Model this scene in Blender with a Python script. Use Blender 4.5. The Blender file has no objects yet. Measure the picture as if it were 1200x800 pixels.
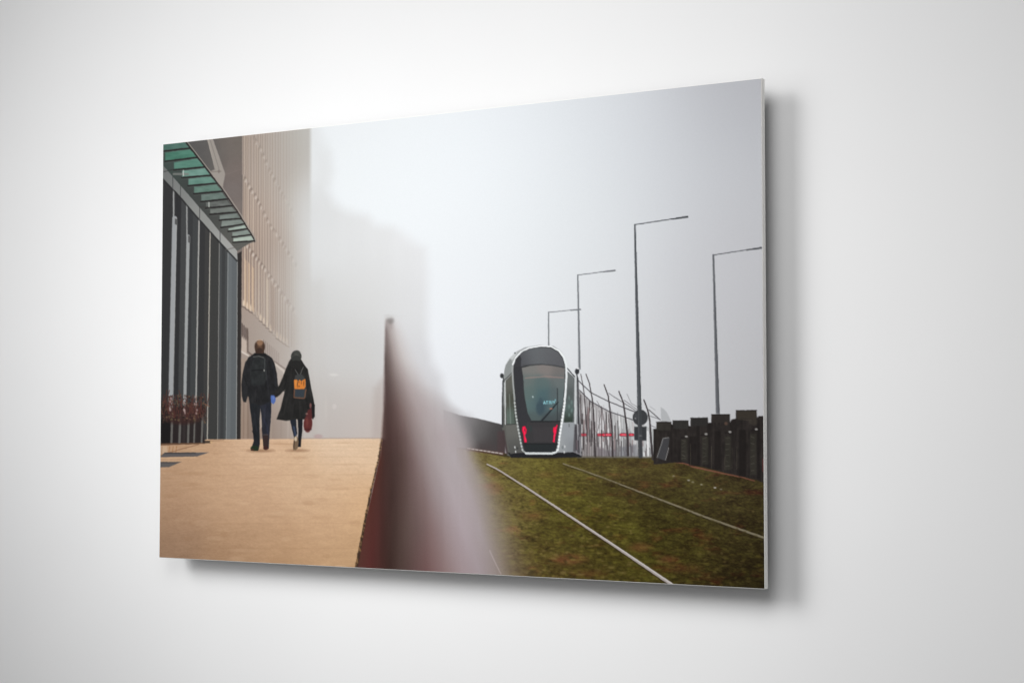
import bpy, math
import numpy as np
from mathutils import Matrix, Vector

scene = bpy.context.scene
LIN = lambda c: np.where(c <= 0.04045, c / 12.92, ((np.maximum(c, 0) + 0.055) / 1.055) ** 2.4)

# ------------------------------------------------------------------ camera
PW, PH = 1.2587, 0.800            # print size in metres
GAP, THICK = 0.039, 0.012         # air gap behind the panel, panel thickness
FRONT = -(GAP + THICK)            # y of the printed face; the wall is the plane y = 0
cd = bpy.data.cameras.new('camera')
cam = bpy.data.objects.new('camera', cd)
scene.collection.objects.link(cam)
cd.sensor_width = 36.0
cd.lens = 62.40
cd.clip_start, cd.clip_end = 0.05, 100
rot = Matrix(((0.8518833679818149, 0.024654216123171344, 0.5231509313604549),
              (0.5237315411428463, -0.040076955653322636, -0.8509401332865315),
              (0.0, 0.9988923902267518, -0.04705308256626768)))
cam.matrix_world = Matrix.Translation((1.74679, -2.56819 + FRONT, -0.14569)) @ rot.to_4x4()
scene.camera = cam

# ------------------------------------------------------------------ light
w = bpy.data.worlds.new('World'); scene.world = w; w.use_nodes = True
w.node_tree.nodes['Background'].inputs[0].default_value = (1, 1, 1, 1)
w.node_tree.nodes['Background'].inputs[1].default_value = 0.16
scene.view_settings.view_transform = 'Standard'
scene.view_settings.look = 'None'
scene.view_settings.exposure = 0
scene.view_settings.gamma = 1

def lamp(name, kind, loc, target, power, **kw):
    d = bpy.data.lights.new(name, kind); d.energy = power
    for k, v in kw.items(): setattr(d, k, v)
    o = bpy.data.objects.new(name, d); scene.collection.objects.link(o)
    o.location = loc
    o.rotation_euler = (Vector(target) - Vector(loc)).to_track_quat('-Z', 'Y').to_euler()
    return o
# key: soft spot high on the left, grazing the wall; fill: broad soft pool from the front
lamp('key_spot', 'SPOT', (-1.62, -2.00, 1.20), (0.00, 0, -0.08), 462, shadow_soft_size=1.0,
     spot_size=math.radians(44), spot_blend=1.0)
lamp('low_left_spot', 'SPOT', (-2.20, -2.00, 0.35), (-0.50, 0, 0.00), 92, shadow_soft_size=1.0,
     spot_size=math.radians(84), spot_blend=1.0)
lamp('front_spot', 'SPOT', (-0.60, -2.00, 0.20), (-0.50, 0, 0.00), 39, shadow_soft_size=0.8,
     spot_size=math.radians(44), spot_blend=1.0)
lamp('right_spot', 'SPOT', (0.85, -2.00, 1.20), (0.40, 0, 0.00), 108, shadow_soft_size=0.8,
     spot_size=math.radians(84), spot_blend=1.0)

# ------------------------------------------------------------------ materials
def principled(name, col, rough=0.5, spec=0.3):
    m = bpy.data.materials.new(name); m.use_nodes = True
    b = m.node_tree.nodes['Principled BSDF']
    b.inputs['Base Color'].default_value = (*col, 1)
    b.inputs['Roughness'].default_value = rough
    b.inputs['Specular IOR Level'].default_value = spec
    return m, m.node_tree, b

def wall_material():
    m, nt, b = principled('wall_paint', (0.83, 0.83, 0.83), 0.85, 0.15)
    tc = nt.nodes.new('ShaderNodeTexCoord')
    n1 = nt.nodes.new('ShaderNodeTexNoise'); n1.inputs['Scale'].default_value = 1.6; n1.inputs['Detail'].default_value = 3
    n2 = nt.nodes.new('ShaderNodeTexNoise'); n2.inputs['Scale'].default_value = 260; n2.inputs['Detail'].default_value = 3
    nt.links.new(tc.outputs['Object'], n1.inputs['Vector']); nt.links.new(tc.outputs['Object'], n2.inputs['Vector'])
    r = nt.nodes.new('ShaderNodeValToRGB')
    r.color_ramp.elements[0].position = 0.3; r.color_ramp.elements[0].color = (0.815, 0.815, 0.817, 1)
    r.color_ramp.elements[1].position = 0.7; r.color_ramp.elements[1].color = (0.845, 0.845, 0.845, 1)
    nt.links.new(n1.outputs['Fac'], r.inputs['Fac']); nt.links.new(r.outputs['Color'], b.inputs['Base Color'])
    bp = nt.nodes.new('ShaderNodeBump'); bp.inputs['Strength'].default_value = 0.06; bp.inputs['Distance'].default_value = 0.0006
    nt.links.new(n2.outputs['Fac'], bp.inputs['Height']); nt.links.new(bp.outputs['Normal'], b.inputs['Normal'])
    return m

def print_material():
    m, nt, b = principled('printed_ink', (0.5, 0.5, 0.5), 0.5, 0.04)
    a = nt.nodes.new('ShaderNodeAttribute'); a.attribute_type = 'GEOMETRY'; a.attribute_name = 'ink'
    nt.links.new(a.outputs['Color'], b.inputs['Base Color'])
    return m

def speckled(name, c0, c1, rough, spec, scale, metal=0.0):
    m, nt, b = principled(name, c0, rough, spec)
    tc = nt.nodes.new('ShaderNodeTexCoord'); n = nt.nodes.new('ShaderNodeTexNoise'); n.inputs['Scale'].default_value = scale
    r = nt.nodes.new('ShaderNodeValToRGB')
    r.color_ramp.elements[0].color = (*c0, 1); r.color_ramp.elements[1].color = (*c1, 1)
    nt.links.new(tc.outputs['Object'], n.inputs['Vector']); nt.links.new(n.outputs['Fac'], r.inputs['Fac'])
    nt.links.new(r.outputs['Color'], b.inputs['Base Color']); b.inputs['Metallic'].default_value = metal
    return m

M_WALL = wall_material(); M_INK = print_material()
M_CORE = speckled('panel_core', (0.84, 0.83, 0.80), (0.89, 0.88, 0.85), 0.5, 0.3, 40)
M_BACK = speckled('bounce_absorber_sheet', (0.05, 0.05, 0.05), (0.07, 0.07, 0.07), 0.7, 0.2, 40)
M_ALU = speckled('brushed_aluminium', (0.18, 0.18, 0.18), (0.26, 0.26, 0.26), 0.45, 0.5, 90, 0.6)

def link(name, verts, faces, mat, parent=None):
    me = bpy.data.meshes.new(name); me.from_pydata(verts, [], faces); me.update()
    me.materials.append(mat)
    o = bpy.data.objects.new(name, me); scene.collection.objects.link(o)
    if parent: o.parent = parent
    return o

# ------------------------------------------------------------------ the wall
wl = link('wall', [(-5, 0, -3), (5, 0, -3), (5, 0, 3), (-5, 0, 3), (-5, .2, -3), (5, .2, -3), (5, .2, 3), (-5, .2, 3)],
          [(0, 1, 2, 3), (5, 4, 7, 6), (4, 0, 3, 7), (1, 5, 6, 2), (3, 2, 6, 7), (4, 5, 1, 0)], M_WALL)
wl['kind'] = 'structure'

# ------------------------------------------------------------------ the panel
root = bpy.data.objects.new('wall_print', None); scene.collection.objects.link(root)
root.empty_display_size = 0.1
root['label'] = 'frameless photo print of a tram and two walkers in fog, mounted off a white wall'
root['category'] = 'wall print'

def bevel_box(x0, x1, y0, y1, z0, z1, bv):
    import bmesh
    bm = bmesh.new(); bmesh.ops.create_cube(bm, size=1)
    for v in bm.verts:
        v.co = ((x0 + x1) / 2 + v.co.x * (x1 - x0), (y0 + y1) / 2 + v.co.y * (y1 - y0), (z0 + z1) / 2 + v.co.z * (z1 - z0))
    if bv: bmesh.ops.bevel(bm, geom=bm.edges[:], offset=bv, segments=2, affect='EDGES', profile=0.5)
    return bm
def box_obj(name, boxes, mat, parent):
    me = bpy.data.meshes.new(name)
    import bmesh
    tot = bmesh.new()
    for b in boxes:
        bm = bevel_box(*b); tmp = bpy.data.meshes.new('t'); bm.to_mesh(tmp); bm.free(); tot.from_mesh(tmp); bpy.data.meshes.remove(tmp)
    tot.to_mesh(me); tot.free(); me.materials.append(mat)
    o = bpy.data.objects.new(name, me); scene.collection.objects.link(o); o.parent = parent
    return o
X0, X1, Z0, Z1 = -PW / 2, PW / 2, -PH / 2, PH / 2
box_obj('backing_panel', [(X0, X1, FRONT, FRONT + THICK, Z0, Z1, 0.0007)], M_CORE, root)
box_obj('bounce_absorber_sheet', [(X0 + .004, X1 - .004, FRONT + THICK, FRONT + THICK + .001, Z0 + .004, Z1 - .004, 0)], M_BACK, root)  # added unseen dark sheet, soaks up light bouncing between panel back and wall
IN = 0.07
# hanging frame glued to the back of the panel, its four rails butted end to end
box_obj('hanging_frame', [(X0 + IN, X1 - IN, -GAP + .001, -0.0006, Z1 - IN - .03, Z1 - IN, 0.0008),
                          (X0 + IN, X1 - IN, -GAP + .001, -0.0006, Z0 + .045, Z0 + .075, 0.0008),
                          (X0 + IN, X0 + IN + .03, -GAP + .001, -0.0006, Z0 + .075, Z1 - IN - .03, 0.0008),
                          (X1 - IN - .03, X1 - IN, -GAP + .001, -0.0006, Z0 + .075, Z1 - IN - .03, 0.0008)], M_ALU, root)

# ------------------------------------------------------------------ the printed picture
# The picture is painted as ink on a fine grid on the panel's face. Outlines below are written in the units in
# which they were measured and rectified to the flat print (metres on the panel) by the matrix HM.
NX, NY = 960, 720
EDGE = 0.0009
gx = np.linspace(X0 + EDGE, X1 - EDGE, NX + 1); gz = np.linspace(Z1 - EDGE, Z0 + EDGE, NY + 1)
GX, GZ = np.meshgrid(gx, gz)
def homography(src, dst):
    A = []
    for (x, y), (u, v) in zip(src, dst):
        A.append([x, y, 1, 0, 0, 0, -u * x, -u * y, -u]); A.append([0, 0, 0, x, y, 1, -v * x, -v * y, -v])
    return np.linalg.svd(np.array(A, float))[2][-1].reshape(3, 3)
HM = homography([(X0, Z1), (X1, Z1), (X1, Z0), (X0, Z0)], [(191, 169), (892.5, 91.5), (896.5, 690), (186.5, 653)])
HI = np.linalg.inv(HM)
den = HM[2, 0] * GX + HM[2, 1] * GZ + HM[2, 2]
U = (HM[0, 0] * GX + HM[0, 1] * GZ + HM[0, 2]) / den
V = (HM[1, 0] * GX + HM[1, 1] * GZ + HM[1, 2]) / den
IMG = np.zeros((NY + 1, NX + 1, 3)); REG = np.zeros((NY + 1, NX + 1), np.int16)
REGIONS = ['sky']
rng = np.random.default_rng(7)

def rid(name):
    if name not in REGIONS: REGIONS.append(name)
    return REGIONS.index(name)
def window(u0, v0, u1, v1):
    c = np.array([(u0, v0, 1), (u1, v0, 1), (u1, v1, 1), (u0, v1, 1)], float) @ HI.T
    x = c[:, 0] / c[:, 2]; z = c[:, 1] / c[:, 2]
    i0 = int(np.clip(np.searchsorted(gx, x.min()) - 1, 0, NX)); i1 = int(np.clip(np.searchsorted(gx, x.max()) + 1, 0, NX + 1))
    j0 = int(np.clip(np.searchsorted(-gz, -z.max()) - 1, 0, NY)); j1 = int(np.clip(np.searchsorted(-gz, -z.min()) + 1, 0, NY + 1))
    return (slice(j0, j1), slice(i0, i1))
def seg_d(u, v, a, b):
    dx, dy = b[0] - a[0], b[1] - a[1]
    t = np.clip(((u - a[0]) * dx + (v - a[1]) * dy) / max(dx * dx + dy * dy, 1e-9), 0, 1)
    return np.hypot(u - a[0] - t * dx, v - a[1] - t * dy), t
def sdf_poly(u, v, P):
    d = np.full(u.shape, 1e9); inside = np.zeros(u.shape, bool)
    for k in range(len(P)):
        a, b = P[k], P[(k + 1) % len(P)]
        d = np.minimum(d, seg_d(u, v, a, b)[0])
        if a[1] != b[1]:
            c = ((a[1] > v) != (b[1] > v)) & (u < (b[0] - a[0]) * (v - a[1]) / (b[1] - a[1]) + a[0])
            inside ^= c
    return np.where(inside, d, -d)
def lay(sl, cov, col, reg):
    if callable(col): col = col(U[sl], V[sl])
    else: col = np.array(col, float)
    IMG[sl] = IMG[sl] * (1 - cov[..., None]) + col * cov[..., None]
    if reg is not None: REG[sl][cov > 0.5] = rid(reg)
def sm(x): x = np.clip(x, 0, 1); return x * x * (3 - 2 * x)
def poly(P, col, soft=0.6, a=1.0, reg=None):
    P = [tuple(p) for p in P]; us = [p[0] for p in P]; vs = [p[1] for p in P]; s = soft + 1
    sl = window(min(us) - s, min(vs) - s, max(us) + s, max(vs) + s)
    if U[sl].size == 0: return
    lay(sl, sm(sdf_poly(U[sl], V[sl], P) / (2 * soft) + 0.5) * a, col, reg)
def line(P, w0, col, w1=None, soft=0.5, a=1.0, reg=None):
    w1 = w0 if w1 is None else w1
    us = [p[0] for p in P]; vs = [p[1] for p in P]; s = soft + max(w0, w1) + 1
    sl = window(min(us) - s, min(vs) - s, max(us) + s, max(vs) + s)
    if U[sl].size == 0: return
    u, v = U[sl], V[sl]; L = [math.dist(P[k], P[k + 1]) for k in range(len(P) - 1)]; T = sum(L); acc = 0
    cov = np.zeros(u.shape)
    for k in range(len(P) - 1):
        d, t = seg_d(u, v, P[k], P[k + 1]); wd = w0 + (w1 - w0) * (acc + t * L[k]) / T; acc += L[k]
        cov = np.maximum(cov, sm((wd / 2 - d) / (2 * soft) + 0.5) * np.minimum(1, wd / 0.8))
    lay(sl, cov * a, col, reg)
def ell(cx, cy, rx, ry, col, soft=0.6, a=1.0, reg=None, rot=0):
    m = max(rx, ry) + soft + 1; sl = window(cx - m, cy - m, cx + m, cy + m)
    if U[sl].size == 0: return
    c, s = math.cos(rot), math.sin(rot); du, dv = U[sl] - cx, V[sl] - cy
    x = (du * c + dv * s) / rx; y = (-du * s + dv * c) / ry; r = np.hypot(x, y)
    lay(sl, sm((1 - r) * min(rx, ry) / (2 * soft) + 0.5) * a, col, reg)
def field(pts, sig=45, n=0.0):
    pts = np.array(pts, float)
    def f(u, v):
        D = np.stack([(u - p[0]) ** 2 + (v - p[1]) ** 2 for p in pts], 0) / (2 * (sig * 1.0) ** 2)
        wt = np.exp(-(D - D.min(0)) * 1.0) + 1e-6; wt /= wt.sum(0)
        c = np.einsum('k...,kc->...c', wt, pts[:, 2:])
        return c + (vnoise(u, v, 6, 6, 11) * n)[..., None] if n else c
    return f
def vnoise(u, v, su, sv, seed, octv=2):
    out = np.zeros(u.shape); amp = 1.0; tot = 0
    for o in range(octv):
        r = np.random.default_rng(seed + o * 17).random((256, 256)) * 2 - 1
        x = u / su * 2 ** o + 40; y = v / sv * 2 ** o + 40
        xi = np.floor(x).astype(int); yi = np.floor(y).astype(int); fx = sm(x - xi); fy = sm(y - yi)
        g = lambda i, j: r[j % 256, i % 256]
        out += amp * ((g(xi, yi) * (1 - fx) + g(xi + 1, yi) * fx) * (1 - fy) + (g(xi, yi + 1) * (1 - fx) + g(xi + 1, yi + 1) * fx) * fy)
        tot += amp; amp *= 0.6
    return out / tot
def tex(c, amp, su, sv, seed, tint=(1, 1, 1)):
    return lambda u, v: np.array(c, float) + (vnoise(u, v, su, sv, seed, 3) * amp)[..., None] * np.array(tint, float)
# a print from a soft, compressed exposure: outlines wander a little
_w0 = vnoise(U, V, 2.6, 2.6, 401, 2); _w1 = vnoise(U, V, 2.6, 2.6, 402, 2)
U = U + _w0 * .2; V = V + _w1 * .25
def off(pts, o, s):  # enlarged-sketch units to measuring units
    return [(o[0] + x / s, o[1] + y / s) for x, y in pts]

# ---- sky and fog
lay(np.s_[:, :], np.ones(U.shape), field([
    (380, 160, 226, 229, 231), (450, 160, 231, 235, 238), (520, 200, 233, 237, 240), (600, 160, 230, 234, 238), (600, 260, 228, 232, 235),
    (680, 140, 222, 226, 230), (680, 250, 222, 226, 229), (760, 130, 212, 215, 220), (770, 230, 213, 216, 220), (860, 110, 190, 191, 196),
    (885, 100, 186, 187, 192), (850, 190, 201, 204, 209), (880, 240, 196, 196, 200), (880, 340, 194, 194, 198), (820, 330, 203, 204, 208),
    (800, 430, 202, 203, 206), (880, 440, 190, 190, 193), (720, 400, 213, 215, 218), (640, 370, 222, 225, 228), (570, 400, 224, 227, 231),
    (540, 330, 226, 229, 232), (560, 470, 220, 222, 226), (700, 330, 217, 220, 223), (440, 230, 228, 232, 234), (740, 470, 208, 209, 211)], 55), None)
fogc = field([(368, 190, 216, 218, 219), (376, 260, 203, 204, 204), (400, 262, 218, 219, 220), (405, 300, 208, 209, 209), (440, 280, 220, 221, 222), (445, 320, 209, 209, 209), (485, 305, 222, 223, 225),
              (390, 350, 197, 197, 196), (440, 350, 202, 202, 201), (490, 360, 212, 213, 215), (390, 410, 191, 189, 187), (430, 420, 192, 191, 189),
              (480, 420, 200, 200, 202), (510, 450, 203, 203, 207), (380, 480, 181, 176, 172), (430, 480, 184, 178, 174), (390, 508, 176, 166, 160),
              (440, 510, 184, 170, 162), (500, 480, 188, 186, 187), (530, 500, 182, 180, 182)], 26)
poly([(340, 130), (364, 130), (378, 166), (387, 178), (390, 200), (384, 222), (392, 240), (406, 246), (430, 252), (440, 262), (462, 266),
      (482, 280), (499, 292), (502, 320), (501, 395), (507, 425), (517, 441), (524, 480), (550, 488), (570, 530), (340, 530)], fogc, 10, .92, 'fog_building')
poly([(364, 145), (388, 165), (384, 215), (364, 215)], (222, 225, 226), 5, 0.3)
for u0, v0, u1, v1, a in ((382, 236, 398, 300, .25), (404, 256, 432, 330, .25), (436, 268, 460, 330, .2), (470, 290, 498, 400, .25), (372, 180, 386, 215, .2)):
    poly([(u0, v0), (u1, v0), (u1, v1), (u0, v1)], (206, 206, 206), 8, a * .7)
ell(391, 439, 5, 1.5, (212, 210, 206), 1, .7); ell(382, 478, 1.5, 14, (198, 192, 186), 1, .5); ell(392, 476, 2.5, 3, (205, 200, 196), 1, .5)

# ---- pale stone office building with rows of fins
bld = field([(286, 180, 158, 143, 132), (300, 250, 164, 147, 135), (320, 200, 168, 157, 148), (345, 180, 178, 176, 171), (360, 240, 192, 192, 189),
             (288, 320, 148, 128, 115), (318, 330, 166, 152, 142), (350, 330, 182, 177, 171), (287, 440, 146, 131, 121), (330, 440, 172, 161, 153),
             (298, 500, 132, 113, 100), (350, 495, 168, 157, 149), (340, 400, 173, 165, 158), (300, 400, 152, 138, 128), (360, 420, 186, 182, 178), (362, 330, 190, 189, 186)], 26)
poly([(276, 130), (364, 130), (364, 300), (366, 420), (372, 516), (270, 518), (276, 300)], bld, 3.0, 1, 'stone_building')
poly([(350, 330), (376, 330), (382, 520), (354, 520)], (187, 184, 180), 9, .6)
def along(P, u):
    for a, b in zip(P, P[1:]):
        if a[0] <= u <= b[0]: return a[1] + (b[1] - a[1]) * (u - a[0]) / (b[0] - a[0])
    return P[-1][1] + (u - P[-1][0]) * 1.75 if u > P[-1][0] else P[0][1] - (P[0][0] - u) * 1.7
rowA = [(296, 160.5), (305, 174.5), (313, 194), (327, 222), (343, 250), (360, 282)]; rowB = [(286, 208.7), (303, 237.5), (317, 265.6), (326, 278), (345, 308), (360, 332)]
rowC = [(284, 281), (293, 293.5), (312, 318), (330, 344), (342.6, 362), (354, 374), (364, 388)]; rowD = [(285, 359), (296, 367), (312, 383), (325, 397), (336.5, 405), (350, 417)]
for top, bot, st, ca in ((None, rowA, 3.1, .55), (rowA, rowB, 2.8, .6), (rowB, rowC, 2.6, .75), (rowC, rowD, 2.9, 1.0)):
    u = 285.5
    while u < 360:
        fade = max(0, 1 - (u - 285) / 72) ** 1.1 * ca
        v0 = 140 if top is None else along(top, u) + 3; v1 = along(bot, u) - 4
        if v1 > v0 + 4:
            line([(u, v0), (u, v1)], rng.uniform(.8, 1.5), (104, 86, 76), None, .6, .55 * fade)
            line([(u + 1.2, v0), (u + 1.2, v1)], rng.uniform(.8, 1.6), (204, 186, 168), None, .6, rng.uniform(.3, .75) * fade)
        u += st * rng.uniform(.75, 1.35)
for row, n, amp in ((rowA, 13, .6), (rowB, 17, .9), (rowC, 17, 1.0)):
    for k in range(n):
        u = row[0][0] + (k + rng.uniform(-.3, .3)) * 3.7 + 1
        if u > 358: continue
        v = along(row, u); f = max(0, 1 - (u - 285) / 80) * amp
        ell(u - .3, v - 1.2, 1.5, 2.9, (92, 76, 68), .7, .62 * f * rng.uniform(.5, 1)); ell(u + .9, v + 1.1, 1.4, 2.3, (212, 200, 188), .7, .8 * f * rng.uniform(.5, 1))
for k in range(14):                                     # lit sills at the foot of the window fins
    u = 285.5 + k * 3.9; v = along(rowD, u); f = max(0, 1 - (u - 285) / 66)
    if k in (3, 4, 9): f *= .35
    ell(u + .3, v - 4, 1.2, 4, (222, 202, 178), .8, .85 * f); line([(u - 1, v), (u + 2.4, v + 1.6)], 1.5, (92, 78, 70), None, .6, .7 * f)
for u0, u1 in ((286.5, 289), (290.5, 293), (295, 297.6)):
    poly([(u0, 302 + u0 - 286), (u1, 303 + u1 - 286), (u1, 358 + (u1 - 286) * .7), (u0, 357 + (u0 - 286) * .7)], (206, 176, 146), .7, .55)
poly([(312, 325), (315, 329), (315, 378), (312, 376)], (196, 180, 162), .8, .5); poly([(317, 332), (322, 338), (322, 388), (317, 384)], (150, 134, 124), .8, .4)
sl = window(325, 140, 410, 516); u, v = U[sl], V[sl]
lay(sl, sm((u - 330 - 6 * sm((230 - v) / 60)) / 34) ** 1.3 * (.12 + .52 * sm((v - 175) / 110)) * sm((405 - u) / 40), fogc, None)
poly([(283, 378), (291, 388), (291, 398), (283, 392)], (112, 98, 92), 1, .7)
for k in range(4): line([(284 + k * 2.1, 379 + k * 2.4), (284 + k * 2.1, 394 + k * 1.6)], 1, (82, 70, 66), None, .5, .8)
poly([(283, 395), (289, 400), (289, 415), (283, 412)], (188, 172, 160), .8, .8); line([(283, 412), (291, 416.5)], 1.8, (205, 194, 184), None, .6, .9)
line([(290, 385), (290.5, 412), (297, 417)], 1.8, (98, 84, 76), None, .8, .8)
for k in range(9): line([(309 + k * 2.2, 398 + k * 1.9), (309 + k * 2.2, 412 + k * 1.9)], .9, (122, 108, 104), None, .5, .75 - k * .05)
line([(318, 421), (334, 432)], 1.6, (126, 112, 106), None, .8, .8); line([(322, 426), (333, 435), (333, 437)], 2.4, (198, 188, 178), None, .9, .8)
poly([(281, 420), (291, 420), (291, 515), (279, 515)], (158, 138, 122), 1.2, .5)
for u, c, a in ((282, (176, 154, 136), .5), (286, (120, 100, 88), .5), (291, (100, 82, 72), .4), (305, (180, 160, 146), .35), (309, (120, 104, 94), .3), (318, (182, 168, 156), .3), (330, (140, 126, 118), .3), (338, (186, 174, 164), .3), (358, (190, 182, 176), .3)):
    line([(u, 440), (u - .6, 514)], 1.6, c, None, .9, a)
line([(279, 514.5), (446, 513.5)], 2, (158, 138, 124), None, 1.2, .6)
ell(373, 511, 5, 2.6, (168, 142, 140), 1.2, .6)

# ---- dark colonnade
poly([(180, 192), (232, 240), (279, 296), (280, 517), (180, 520)], (60, 60, 61), .8, 1, 'colonnade')
def band(u0t, u1t, u0b, u1b, c, vt=205, vb=517, soft=.9, a=1): poly([(u0t, vt), (u1t, vt), (u1b, vb), (u0b, vb)], c, soft, a)
band(185, 203, 184, 195.5, (48, 48, 49)); band(206, 214, 200, 209, (44, 44, 46)); band(213, 219, 208, 214, (64, 65, 66)); band(222, 233, 217, 229, (62, 64, 65))
band(222, 227, 217, 222, (50, 51, 53), a=.7); band(234, 246, 230, 243, (50, 50, 51)); band(241, 246, 238, 242.5, (62, 61, 60), a=.7); band(247, 257, 243.5, 255, (58, 58, 57)); band(258, 267.3, 255.6, 265, (68, 70, 71))
band(261, 265, 258, 262, (52, 53, 54), a=.6); band(267.6, 278.5, 265.4, 277, (97, 101, 103)); band(273, 278, 270, 277, (84, 88, 91), a=.5); band(278.4, 284, 277, 282, (44, 40, 39))
line([(203.5, 222), (203.6, 256)], 1.6, (150, 151, 150)); line([(204.8, 256), (199, 517)], 5.6, (150, 152, 154), 5.2, .7); line([(207, 256), (202, 517)], 1, (172, 172, 170), None, .5, .5)
line([(219, 239), (219.2, 277)], 1.5, (146, 147, 146)); line([(220.6, 277), (215.6, 517)], 3.9, (150, 152, 152), 3.4, .6); line([(233.4, 257), (229, 517)], 1.6, (156, 155, 152), None, .5)
line([(246.4, 270), (243, 516)], 1.2, (165, 160, 151), None, .5); line([(257.2, 284), (255, 516)], .9, (126, 125, 122), None, .5); line([(267.3, 296), (265.2, 516)], .9, (128, 132, 132), None, .5); line([(278.2, 306), (277, 516)], 1.0, (136, 138, 137), None, .5)
poly([(205, 256), (208, 257), (208, 264), (205, 263)], (84, 84, 84)); poly([(220.5, 276), (223.5, 277), (223.3, 285), (220.5, 284)], (84, 84, 84))
# ---- dark concrete volume above the awning
poly([(205, 140), (284, 140), (284, 294), (278.5, 297), (204, 203)], field([(230, 175, 86, 84, 83), (245, 185, 88, 86, 84), (262, 180, 106, 99, 94), (275, 200, 112, 101, 96),
     (280, 240, 116, 106, 101), (270, 225, 108, 100, 97), (279, 170, 108, 100, 94)], 12, 2.5), .9, 1, 'concrete_volume')
poly([(243, 164.4), (243, 150), (250, 150), (249.7, 163), (264, 204), (261, 220), (256, 216), (246.5, 201), (252.5, 198.5)], (150, 143, 136), .7, 1, 'concrete_volume')
line([(246, 163), (257, 199)], 1.1, (118, 112, 106), None, .5, .6); line([(247, 201.5), (259, 201)], 1.2, (120, 112, 104), None, .5, .7); ell(256.5, 201, 1.4, 2, (110, 100, 94), .6, .6)
line([(243.3, 163), (252, 198)], .8, (178, 170, 160), None, .5, .6); line([(264, 205), (284, 198)], .6, (124, 116, 110), None, .5, .5)

# fascia beam
poly([(180, 180), (191.2, 191.6), (202.8, 204.7), (233.8, 241), (257, 271), (278, 293.8), (278.4, 305), (256, 281), (230, 252.5), (211, 230), (191, 209.4), (180, 197)],
     field([(192, 200, 108, 110, 109), (215, 222, 122, 124, 122), (240, 255, 136, 137, 134), (270, 292, 152, 152, 149)], 15), .6, 1, 'colonnade')
line([(191, 210), (211, 231), (230, 253.5), (256, 282.5), (278, 306)], 1.6, (34, 34, 35), None, .8, .8)
for u, v0, v1 in ((202.6, 204, 220), (211.6, 215, 230), (234, 242, 256), (258, 272, 284)): line([(u, v0), (u, v1)], .9, (70, 70, 70), None, .5, .9)

# ---- glass awning
poly([(186, 150), (217, 160), (220, 166), (300, 281), (291, 286), (278, 294), (186, 188)], field([(200, 190, 62, 74, 70), (225, 220, 60, 64, 62), (250, 255, 66, 68, 66), (272, 280, 84, 84, 80), (282, 288, 88, 88, 84)], 18), .6, 1, 'glass_awning')
SL = [((10, 122), (205, 100)), ((45, 183), (250, 158)), ((100, 236), (297, 218)), ((150, 285), (332, 270)), ((190, 335), (370, 320)), ((225, 385), (405, 370)), ((270, 435), (435, 418)),
      ((300, 475), (465, 460)), ((325, 514), (495, 500)), ((385, 550), (520, 540)), ((395, 596), (545, 574)), ((440, 620), (560, 604)), ((465, 655), (585, 641)), ((470, 688), (607, 680))]
GC = [tuple(.84 * q + .16 * sum(c) / 3 for q in c) for c in [(72, 112, 100), (66, 124, 103), (78, 130, 112), (104, 148, 134), (92, 136, 121), (92, 126, 112), (100, 118, 110), (98, 102, 98), (108, 114, 108), (112, 122, 116), (122, 132, 125), (156, 172, 160), (130, 142, 134), (166, 180, 167)]]
prev = ((10, 60), (172, 55))
for i, (s, c) in enumerate(zip(SL, GC)):
    q = [(s[0][0] + 2, prev[0][1] + 6 if i else 40), (prev[1][0] - 4, prev[1][1] + 5), (s[1][0] - 7, s[1][1] - 6), (s[0][0] + 2, s[0][1] - 6)]
    if i == 10: q[0] = (400, 592 - 40)
    poly(off(q, (185, 155), 5.333), (lambda c: lambda u, v: np.array(c, float) + (vnoise(u, v, 9, 3, 5) * 13)[..., None])(c), .7, .95, 'glass_awning')
    prev = s
for s in SL:
    P = off(s, (185, 155), 5.333); line(P, 1.7, (34, 30, 30), 1.5, .5, .95)
    line([(P[0][0], P[0][1] + 1.6), (P[1][0], P[1][1] + 1.5)], .9, (96, 100, 96), None, .5, .35)
EG = off([(178, 56), (215, 103), (300, 213), (400, 343), (500, 488), (600, 648), (612, 682)], (185, 155), 5.333)
line([(u - 1.2, v + .4) for u, v in EG], 1.8, (38, 34, 34), 1.0, .5); line([(u + .2, v - .4) for u, v in EG], 1.0, (150, 142, 134), 1.2, .5, .9, 'glass_awning')
for a, b in (((190, 202), (202, 199)),): line([a, b], 1, (40, 40, 40), None, .5, .6)
line(off([(100, 262), (188, 262)], (185, 155), 5.333), 2.6, (118, 120, 116), None, .5, .8); line(off([(160, 240), (160, 272)], (185, 155), 5.333), 1.1, (190, 192, 188), None, .5)
line(off([(262, 466), (330, 468)], (185, 155), 5.333), 1.8, (62, 62, 60), None, .5, .9); line(off([(320, 440), (320, 466)], (185, 155), 5.333), 1.1, (182, 186, 180), None, .5)
line(off([(425, 735), (560, 700)], (185, 155), 5.333), 1.2, (96, 92, 88), None, .6, .6)

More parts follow.
